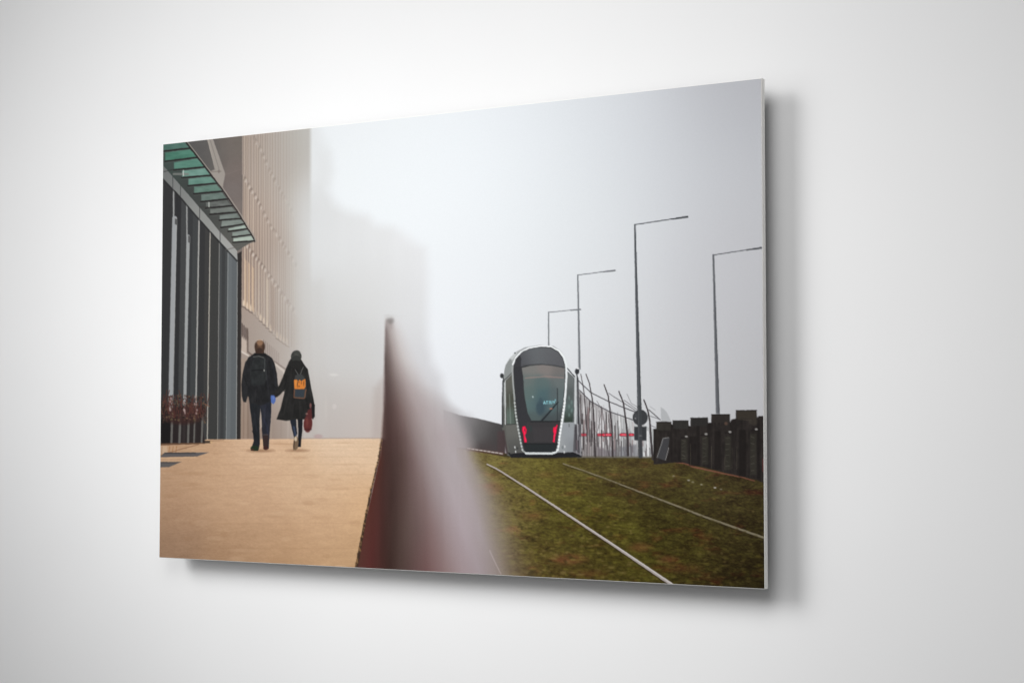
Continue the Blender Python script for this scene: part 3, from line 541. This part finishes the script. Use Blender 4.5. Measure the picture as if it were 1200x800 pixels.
# ---- rusty parapet running out of focus past the lens
ROWS = [(368, [(448, 196, 196, 195, 0), (455, 180, 179, 178, 0.1), (462, 196, 196, 195, 0), (480, 200, 200, 200, 0)]),
        (376, [(449, 190, 189, 188, 0), (452.5, 150, 148, 147, 0.75), (458, 132, 129, 127, 0.8), (463, 178, 177, 176, 0.3), (474, 196, 196, 196, 0)]),
        (388, [(449, 180, 179, 178, 0), (452.5, 112, 107, 106, 0.95), (457, 150, 147, 145, 0.9), (464, 176, 174, 173, 0.6), (478, 196, 196, 196, 0)]),
        (420, [(448.5, 160, 156, 154, 0), (452, 84, 78, 76, 1), (457, 107, 101, 99, 1), (463, 146, 141, 139, 0.95), (474, 176, 174, 172, 0.6), (496, 196, 196, 198, 0)]),
        (450, [(447.5, 140, 132, 130, 0), (452, 72, 63, 62, 1), (458, 86, 78, 76, 1), (465, 114, 107, 105, 1), (475, 148, 142, 141, 0.95), (492, 174, 171, 171, 0.7), (514, 196, 196, 199, 0)]),
        (480, [(447, 128, 120, 116, 0), (451, 65, 53, 51, 1), (460, 77, 65, 63, 1), (467, 96, 84, 82, 1), (476, 122, 113, 111, 1), (490, 154, 147, 147, 1), (508, 168, 163, 164, 0.9), (526, 172, 169, 171, 0.7), (546, 166, 164, 166, 0)]),
        (512, [(445, 116, 100, 91, 0), (449, 63, 48, 46, 1), (457, 65, 51, 49, 1), (465, 75, 62, 60, 1), (475, 95, 83, 81, 1), (487, 128, 119, 118, 1), (502, 155, 149, 149, 1), (522, 166, 158, 160, 1), (540, 162, 155, 156, 0.85), (560, 150, 142, 142, 0)]),
        (540, [(443.2, 80, 48, 41, 0), (444.6, 76, 46, 39, 1), (452, 61, 45, 42, 1), (461, 63, 51, 48, 1), (471, 77, 65, 62, 1), (483, 103, 90, 89, 1), (497, 136, 126, 126, 1), (513, 159, 152, 153, 1), (533, 167, 160, 162, 1), (549, 160, 152, 152, 0.85), (570, 148, 140, 131, 0)]),
        (580, [(434.2, 81, 48, 41, 0), (436, 79, 45, 39, 1), (450, 64, 45, 42, 1), (460, 58, 46, 43, 1), (472, 79, 67, 64, 1), (485, 100, 87, 85, 1), (498, 121, 107, 106, 1), (512, 146, 136, 137, 1), (532, 167, 158, 161, 1), (552, 164, 155, 157, 0.97), (568, 152, 144, 141, 0.75), (602, 126, 118, 97, 0)]),
        (620, [(425.5, 80, 52, 47, 0), (427.4, 83, 49, 44, 1), (440, 78, 45, 42, 1), (452, 61, 44, 41, 1), (462, 62, 51, 47, 1), (475, 84, 73, 69, 1), (490, 99, 85, 83, 1), (505, 122, 104, 103, 1), (522, 148, 134, 135, 1), (542, 167, 156, 160, 1), (562, 162, 153, 155, 0.97), (582, 145, 137, 127, 0.7), (618, 122, 110, 85, 0)]),
        (670, [(416, 77, 56, 47, 0), (418.4, 79, 52, 46, 1), (432, 83, 45, 44, 1), (445, 69, 44, 41, 1), (456, 55, 42, 38, 1), (470, 73, 62, 58, 1), (485, 91, 74, 72, 1), (500, 108, 84, 83, 1), (520, 134, 114, 113, 1), (542, 157, 142, 144, 1), (562, 160, 149, 152, 1), (582, 148, 138, 135, 0.9), (600, 135, 124, 113, 0.6), (646, 115, 102, 73, 0)])]
sl = window(415, 366, 665, 700); u, v = U[sl], V[sl]; col = np.zeros(u.shape + (3,)); al = np.zeros(u.shape)
for (va, ra), (vb, rb) in zip(ROWS, ROWS[1:] + [(720, ROWS[-1][1])]):
    m = (v >= va) & (v < vb)
    if not m.any(): continue
    ra, rb = np.array(ra, float), np.array(rb, float); t = (v[m] - va) / (vb - va)
    ka, kb = np.linspace(0, 1, len(ra)), np.linspace(0, 1, len(rb))
    n = max(len(ra), len(rb)); kk = np.linspace(0, 1, n)
    # re-space both rows on a common parameter, then blend them down the print
    def respace(r, k): return np.stack([np.interp(kk, k, r[:, i]) for i in range(5)], 1)
    def at_row(r, uu): return np.stack([np.interp(uu, r[:, 0], r[:, i]) for i in range(1, 5)], 1)
    ea = np.array([ra[0, 0], ra[-1, 0]]); eb = np.array([rb[0, 0], rb[-1, 0]])
    e0 = ea[0] + (eb[0] - ea[0]) * t; e1 = ea[1] + (eb[1] - ea[1]) * t; s = (u[m] - e0) / (e1 - e0)
    qa = at_row(ra, ea[0] + s * (ea[1] - ea[0])); qb = at_row(rb, eb[0] + s * (eb[1] - eb[0]))
    q = qa + (qb - qa) * t[:, None]; q[(s < 0) | (s > 1), 3] = 0
    col[m] = q[:, :3]; al[m] = q[:, 3]
streak = vnoise(u - (v - 500) * .02, v * .02, 5, 3, 44, 2) * 2.2
col += streak[..., None] + (np.array([5, 0, -1]) * np.clip((530 - u) / 60, 0, 1)[..., None]) + np.array([2, 0, 0])
for _ in range(2):                                       # soften the interpolation kinks
    pc = np.pad(col, ((3, 3), (0, 0), (0, 0)), 'edge'); col = sum(pc[i:i + col.shape[0]] for i in range(7)) / 7
lay(sl, sm(al) * .6 + al * .4, col, None)
R_ = REG[sl]; R_[(al > 0.6)] = rid('rusty_parapet')
poly([(438, 455), (450, 440), (450, 513), (436, 513)], (160, 146, 140), 5, .35)
EDG = [(447.5, 513.6), (444, 537), (435, 575), (427.5, 612), (417, 668)]
line(EDG, .9, (60, 42, 32), 3.4, .5, .9)
for k in range(90):
    t = k / 90; vv = 515 + t * 150; uu = np.interp(vv, [q[1] for q in EDG], [q[0] for q in EDG]); ell(uu + rng.uniform(-1.2, .6), vv, rng.uniform(.4, .8) * (1 + t), .8 + t, (66, 48, 34) if rng.random() < .6 else (150, 116, 78), .6, .6)
ell(457.5, 375.5, 4.2, 3.6, (118, 114, 112), 2.2, .55); ell(456, 371, 4, 2, (204, 204, 204), 2, .4)
line([(574, 645), (580, 658), (587, 672)], 1.2, (196, 184, 184), None, .8, .45)

# ---- the walkers
def man():
    N = 'man'
    ell(306, 528, 14, 1.8, (136, 104, 78), 1.4, .65)
    poly([(291.5, 462), (306, 470), (305.6, 480), (304.4, 500), (304.6, 520), (302.6, 528), (294, 527.6), (297.4, 516), (295.4, 496), (293, 478)], tex((30, 32, 36), 10, 3, 8, 3), .6, 1, N)
    poly([(304, 468), (318.4, 462), (317.8, 488), (316, 508), (315, 525), (309.4, 526), (307.6, 512), (306.4, 494), (305, 478)], tex((36, 38, 47), 12, 3, 8, 2), .6, 1, N)
    poly([(305.3, 479), (306.6, 488), (307, 500), (304.6, 503), (304.3, 490)], (172, 158, 146), .5, .8); line([(308.5, 490), (313, 500), (314, 508)], 1.6, (44, 48, 66), None, .8, .6)
    poly([(308, 510), (314.6, 510), (314, 524), (311, 526.6), (308.4, 522)], (54, 40, 38), .6, .95, N); line([(308.6, 509), (314, 509)], 1, (92, 76, 70), None, .5, .7)
    ell(298.5, 525, 4.8, 3.2, (34, 48, 30), .6, 1, N); ell(296, 526.6, 2, 1.2, (92, 44, 34), .5, .6); ell(311.6, 524.6, 3, 2.4, (62, 34, 30), .6, .9, N)
    poly([(298.5, 413.5), (311, 414), (318.6, 419), (322, 426), (324.6, 438), (326, 452), (326.6, 461), (323.6, 465.6), (319, 465), (318, 470), (306, 475), (292.4, 472), (291.6, 465), (290.4, 464), (288.4, 471.2), (285.4, 471), (283.4, 464), (283, 450), (284.2, 438), (287, 426), (291, 419)], tex((32, 32, 34), 13, 4, 7, 5), .7, 1, 'man>jacket')
    line([(288, 424), (286, 445), (287, 462)], 1.5, (42, 42, 46), None, 1, .5); line([(320, 428), (323, 445), (323, 460)], 1.6, (40, 42, 50), None, 1, .5); line([(316, 424), (318, 445)], 2, (22, 22, 24), None, 1, .6)
    poly([(299.4, 408), (309.4, 408), (309.8, 415.6), (299.4, 415.6)], (52, 38, 34), .6, 1, 'man>head'); ell(304.5, 406.6, 5.9, 8.4, tex((90, 66, 51), 16, 2, 4, 3), .6, 1, 'man>head')
    ell(304.8, 401.8, 3.6, 3.0, (146, 112, 86), 1.2, .75); ell(304, 411, 4.4, 3.4, (52, 36, 30), 1, .8); ell(300, 406, 1.6, 4.5, (58, 42, 34), .8, .7); ell(309, 406, 1.6, 4.5, (58, 42, 34), .8, .7)
    ell(304.6, 398.4, 3.2, .8, (196, 170, 146), .5, .5); poly([(298, 414), (311.6, 414), (312, 417.4), (297, 417.4)], (22, 22, 24), .6, .95)
    poly([(297.4, 418), (302, 416.4), (308, 416.6), (311.4, 420), (312.4, 432), (312, 444), (309.4, 451), (296, 451.4), (293.6, 443), (294.6, 428)], tex((40, 42, 43), 10, 4, 4, 15), .6, 1, 'man>backpack')
    line([(297, 418), (303, 417), (309, 419)], 1.2, (92, 92, 90), None, .5, .8); line([(295, 434), (303, 433), (310, 434)], 1.1, (18, 18, 20), None, .5, .9); line([(310.4, 420), (310.2, 432)], .8, (84, 86, 86), None, .5, .7)
    ell(309.6, 434, .7, 1.2, (176, 176, 170), .4, .8); line([(312, 434), (312.4, 445)], .8, (70, 72, 72), None, .5, .6); line([(294, 425), (293.6, 440)], .8, (52, 54, 56), None, .5, .6)
    for P, c, a in (([(300, 455), (299, 470)], (52, 50, 52), .5), ([(290, 448), (288, 466)], (50, 50, 52), .45), ([(313, 440), (315, 462)], (48, 48, 54), .5), ([(286, 440), (290, 452)], (18, 18, 19), .6),
                    ([(319, 450), (325, 456)], (18, 18, 19), .6), ([(298, 484), (301, 505)], (46, 50, 58), .5), ([(311, 474), (310, 494)], (50, 52, 66), .5), ([(296, 505), (300, 511)], (18, 20, 24), .6)):
        line(P, 1.3, c, None, .8, a)
    poly([(317.6, 463), (321.6, 463), (323.2, 467), (322.6, 471), (320.4, 473.4), (318, 471.4), (317.2, 467)], (76, 100, 160), .6, 1, 'man>glove'); ell(320.4, 466, 1, 2, (104, 126, 182), .6, .6)
def woman():
    N = 'woman'
    ell(349, 527.6, 12, 1.7, (136, 104, 78), 1.4, .65)
    poly([(339.6, 486), (347, 486), (347.6, 498), (348.4, 508), (345, 514), (342.6, 504), (340.4, 494)], (32, 36, 46), .6, 1, N); line([(344.4, 500), (346.4, 510)], 2.2, (58, 70, 94), None, .7, .75)
    poly([(348.6, 486), (354.8, 486), (354.4, 505), (353, 517), (352.6, 523.4), (349, 523.6), (349.6, 505)], (22, 24, 30), .6, 1, N)
    poly([(347, 490), (348.4, 490), (349, 503), (347.6, 502)], (156, 146, 136), .45, .7)
    poly([(345.6, 511), (348.6, 511.6), (350, 517), (349, 525), (346.6, 527.4), (343.6, 527), (343.4, 521), (344.6, 514)], (112, 92, 72), .6, 1, N); ell(346.6, 514, 1.6, 2.8, (208, 192, 168), .6, .8); line([(345, 517), (344.4, 525)], 1.2, (58, 44, 36), None, .5, .7)
    poly([(341, 420), (353, 421), (357.4, 428), (361, 433), (362.6, 442), (364.6, 454), (367, 464), (368.6, 474), (368.6, 486), (367, 491), (364.4, 488), (356, 491.4), (347, 491), (336, 493), (324, 491), (329, 478), (332, 466), (334, 456.4), (329.6, 461), (325, 465), (321.6, 463.6), (322, 458.6),
          (327.4, 451), (331.4, 442), (335, 432), (338.4, 424)], tex((34, 33, 32), 12, 4, 9, 6), .7, 1, 'woman>coat')
    line([(336, 440), (333, 458)], 1.4, (20, 20, 20), None, .8, .7); line([(361, 440), (364, 462), (366, 482)], 1.2, (46, 44, 44), None, .8, .6); line([(345, 470), (341, 490)], 1.2, (42, 40, 40), None, .9, .4)
    for P, c, a in (([(338, 462), (332, 486)], (50, 48, 46), .5), ([(351, 470), (352, 489)], (48, 46, 45), .45), ([(342, 432), (340, 446)], (52, 50, 48), .45), ([(334, 447), (326, 460)], (50, 48, 47), .5), ([(346, 474), (344, 489)], (20, 19, 19), .6), ([(359, 468), (361, 478)], (20, 19, 19), .5)):
        line(P, 1.4, c, None, .9, a)
    ell(347.2, 417.6, 6.2, 7.2, (52, 53, 50), .6, 1, 'woman>knit_hat'); ell(348, 413.6, 4, 3, (70, 71, 66), 1, .7); line([(341.6, 418), (347, 415), (353, 418)], .8, (86, 86, 80), None, .5, .5)
    ell(347, 427, 6.4, 5, (34, 33, 32), .9, 1)
    for P in ([(346, 433), (349, 438), (350, 442)], [(355.6, 430), (352.6, 437), (352, 442)]): line(P, .8, (108, 108, 106), None, .45, .75)
    poly([(346, 440), (349.6, 438), (354, 438.4), (356.4, 441.4), (358.8, 448), (359, 458), (358.8, 465), (356, 467.2), (345.2, 466.4), (344.4, 458), (344.6, 446)], (60, 61, 61), .6, 1, 'woman>backpack')
    poly([(344.6, 445), (348, 444.6), (349.6, 446.4), (351.4, 444.8), (353.4, 446.6), (355, 445), (358, 444), (358.2, 453), (356.4, 455.6), (345, 455.6)], (198, 118, 50), .5, 1, 'woman>backpack')
    for u, v, rx, ry in ((348.6, 450, .7, 3.6), (350.6, 452.6, .9, .8), (350.4, 447.4, .7, .9), (353.2, 448.6, .5, 1.4), (356.2, 449, .6, 3)): ell(u, v, rx, ry, (92, 58, 36), .45, .75)
    ell(347, 449, 1, 3, (206, 140, 74), .5, .6); poly([(346.8, 457), (356.4, 457), (356.4, 464.4), (346.4, 464)], (50, 58, 66), .6, .9); line([(345, 456.6), (344.6, 465.6), (357, 466.6), (358.8, 456)], 1, (132, 82, 56), None, .5, .75)
    ell(361, 496.4, 5.2, 10.0, (92, 42, 40), .7, 1, 'woman>handbag', .06); poly([(361, 480), (365.6, 478), (366, 490), (362, 492), (357.6, 490)], (84, 40, 40), .7, 1, 'woman>handbag'); ell(364, 475, 1.3, 3, (132, 86, 84), .6, .8); ell(359.5, 484.6, 1.4, 1, (142, 106, 100), .6, .7)
    ell(360, 494, 1.6, 5, (122, 66, 60), 1, .5); line([(357, 503), (364.6, 503)], 1.6, (56, 22, 24), None, .8, .6)
    poly([(365, 470), (369, 474), (369, 488), (366.6, 491), (365.6, 482)], (28, 26, 27), .6, 1, 'woman>coat')
man(); woman()

# ---- grain, then ink colour in linear light; INK is the share of light this paper needs to return
IMG += rng.normal(0, .8, IMG.shape[:2])[..., None]
INK = 0.91
IMG *= 1 - .10 * sm((110 - IMG.mean(-1)) / 90)[..., None]
ink = np.clip(LIN(np.clip(IMG, 3, 252) / 255.0) * INK, 0, .95)

# ---- one mesh per printed subject, cut out of the common grid
LAB = {'man': ('printed_person', 'printed man in a black jacket with a dark backpack and blue glove, seen from behind'),
       'woman': ('printed_person', 'printed woman in a long black coat and knit hat, seen from behind'),
       'street_lamp.tallest': ('printed_street_lamp', 'tallest printed street lamp, with the round sign on its pole'),
       'street_lamp.right': ('printed_street_lamp', 'printed street lamp behind the sheet pile wall, cut by the print edge'),
       'street_lamp.small': ('printed_street_lamp', 'thin printed street lamp just right of the tram roof'),
       'street_lamp.smallest': ('printed_street_lamp', 'smallest and faintest printed street lamp above the tram roof'),
       'track_rail.near': ('printed_track_rail', 'bright wide printed rail running to the bottom edge'),
       'track_rail.far': ('printed_track_rail', 'duller printed rail half sunk in the grass at right'),
       'fog_building': ('printed_building', 'pale printed building dissolving in fog'), 'stone_building': ('printed_building', 'beige printed stone building with window fins')}
SUB = {'tram', 'man', 'woman'}
Y = FRONT - 0.0003
freg = REG[:-1, :-1]
pos = np.stack([GX, np.full_like(GX, Y), GZ], -1).reshape(-1, 3).astype(np.float32)
inkf = np.concatenate([ink, np.ones(ink.shape[:2] + (1,))], -1).reshape(-1, 4).astype(np.float32)
objs = {}
def cut(k, name, parent):
    j, i = np.nonzero(freg == k)
    if len(j) == 0: return None
    a = j * (NX + 1) + i
    quads = np.stack([a, a + NX + 1, a + NX + 2, a + 1], 1)
    uq, inv = np.unique(quads.ravel(), return_inverse=True)
    me = bpy.data.meshes.new(name)
    me.vertices.add(len(uq)); me.vertices.foreach_set('co', pos[uq].ravel())
    me.loops.add(quads.size); me.loops.foreach_set('vertex_index', inv.ravel().astype(np.int32))
    me.polygons.add(len(quads)); me.polygons.foreach_set('loop_start', np.arange(0, quads.size, 4, dtype=np.int32))
    me.update(calc_edges=True); me.validate()
    at = me.color_attributes.new('ink', 'FLOAT_COLOR', 'POINT'); at.data.foreach_set('color', inkf[uq].ravel())
    me.materials.append(M_INK)
    o = bpy.data.objects.new(name, me); scene.collection.objects.link(o); o.parent = parent
    return o
order = sorted(range(len(REGIONS)), key=lambda k: '>' in REGIONS[k])
for k in order:
    r = REGIONS[k]
    if '>' in r:
        par, nm = r.split('>'); cut(k, 'printed_' + nm.split('.')[0], objs.get(par, root)); continue
    nm, lab = LAB.get(r, ('printed_' + r, None))
    o = cut(k, nm, root)
    if o is None: continue
    objs[r] = o
    if lab: o['label'] = lab
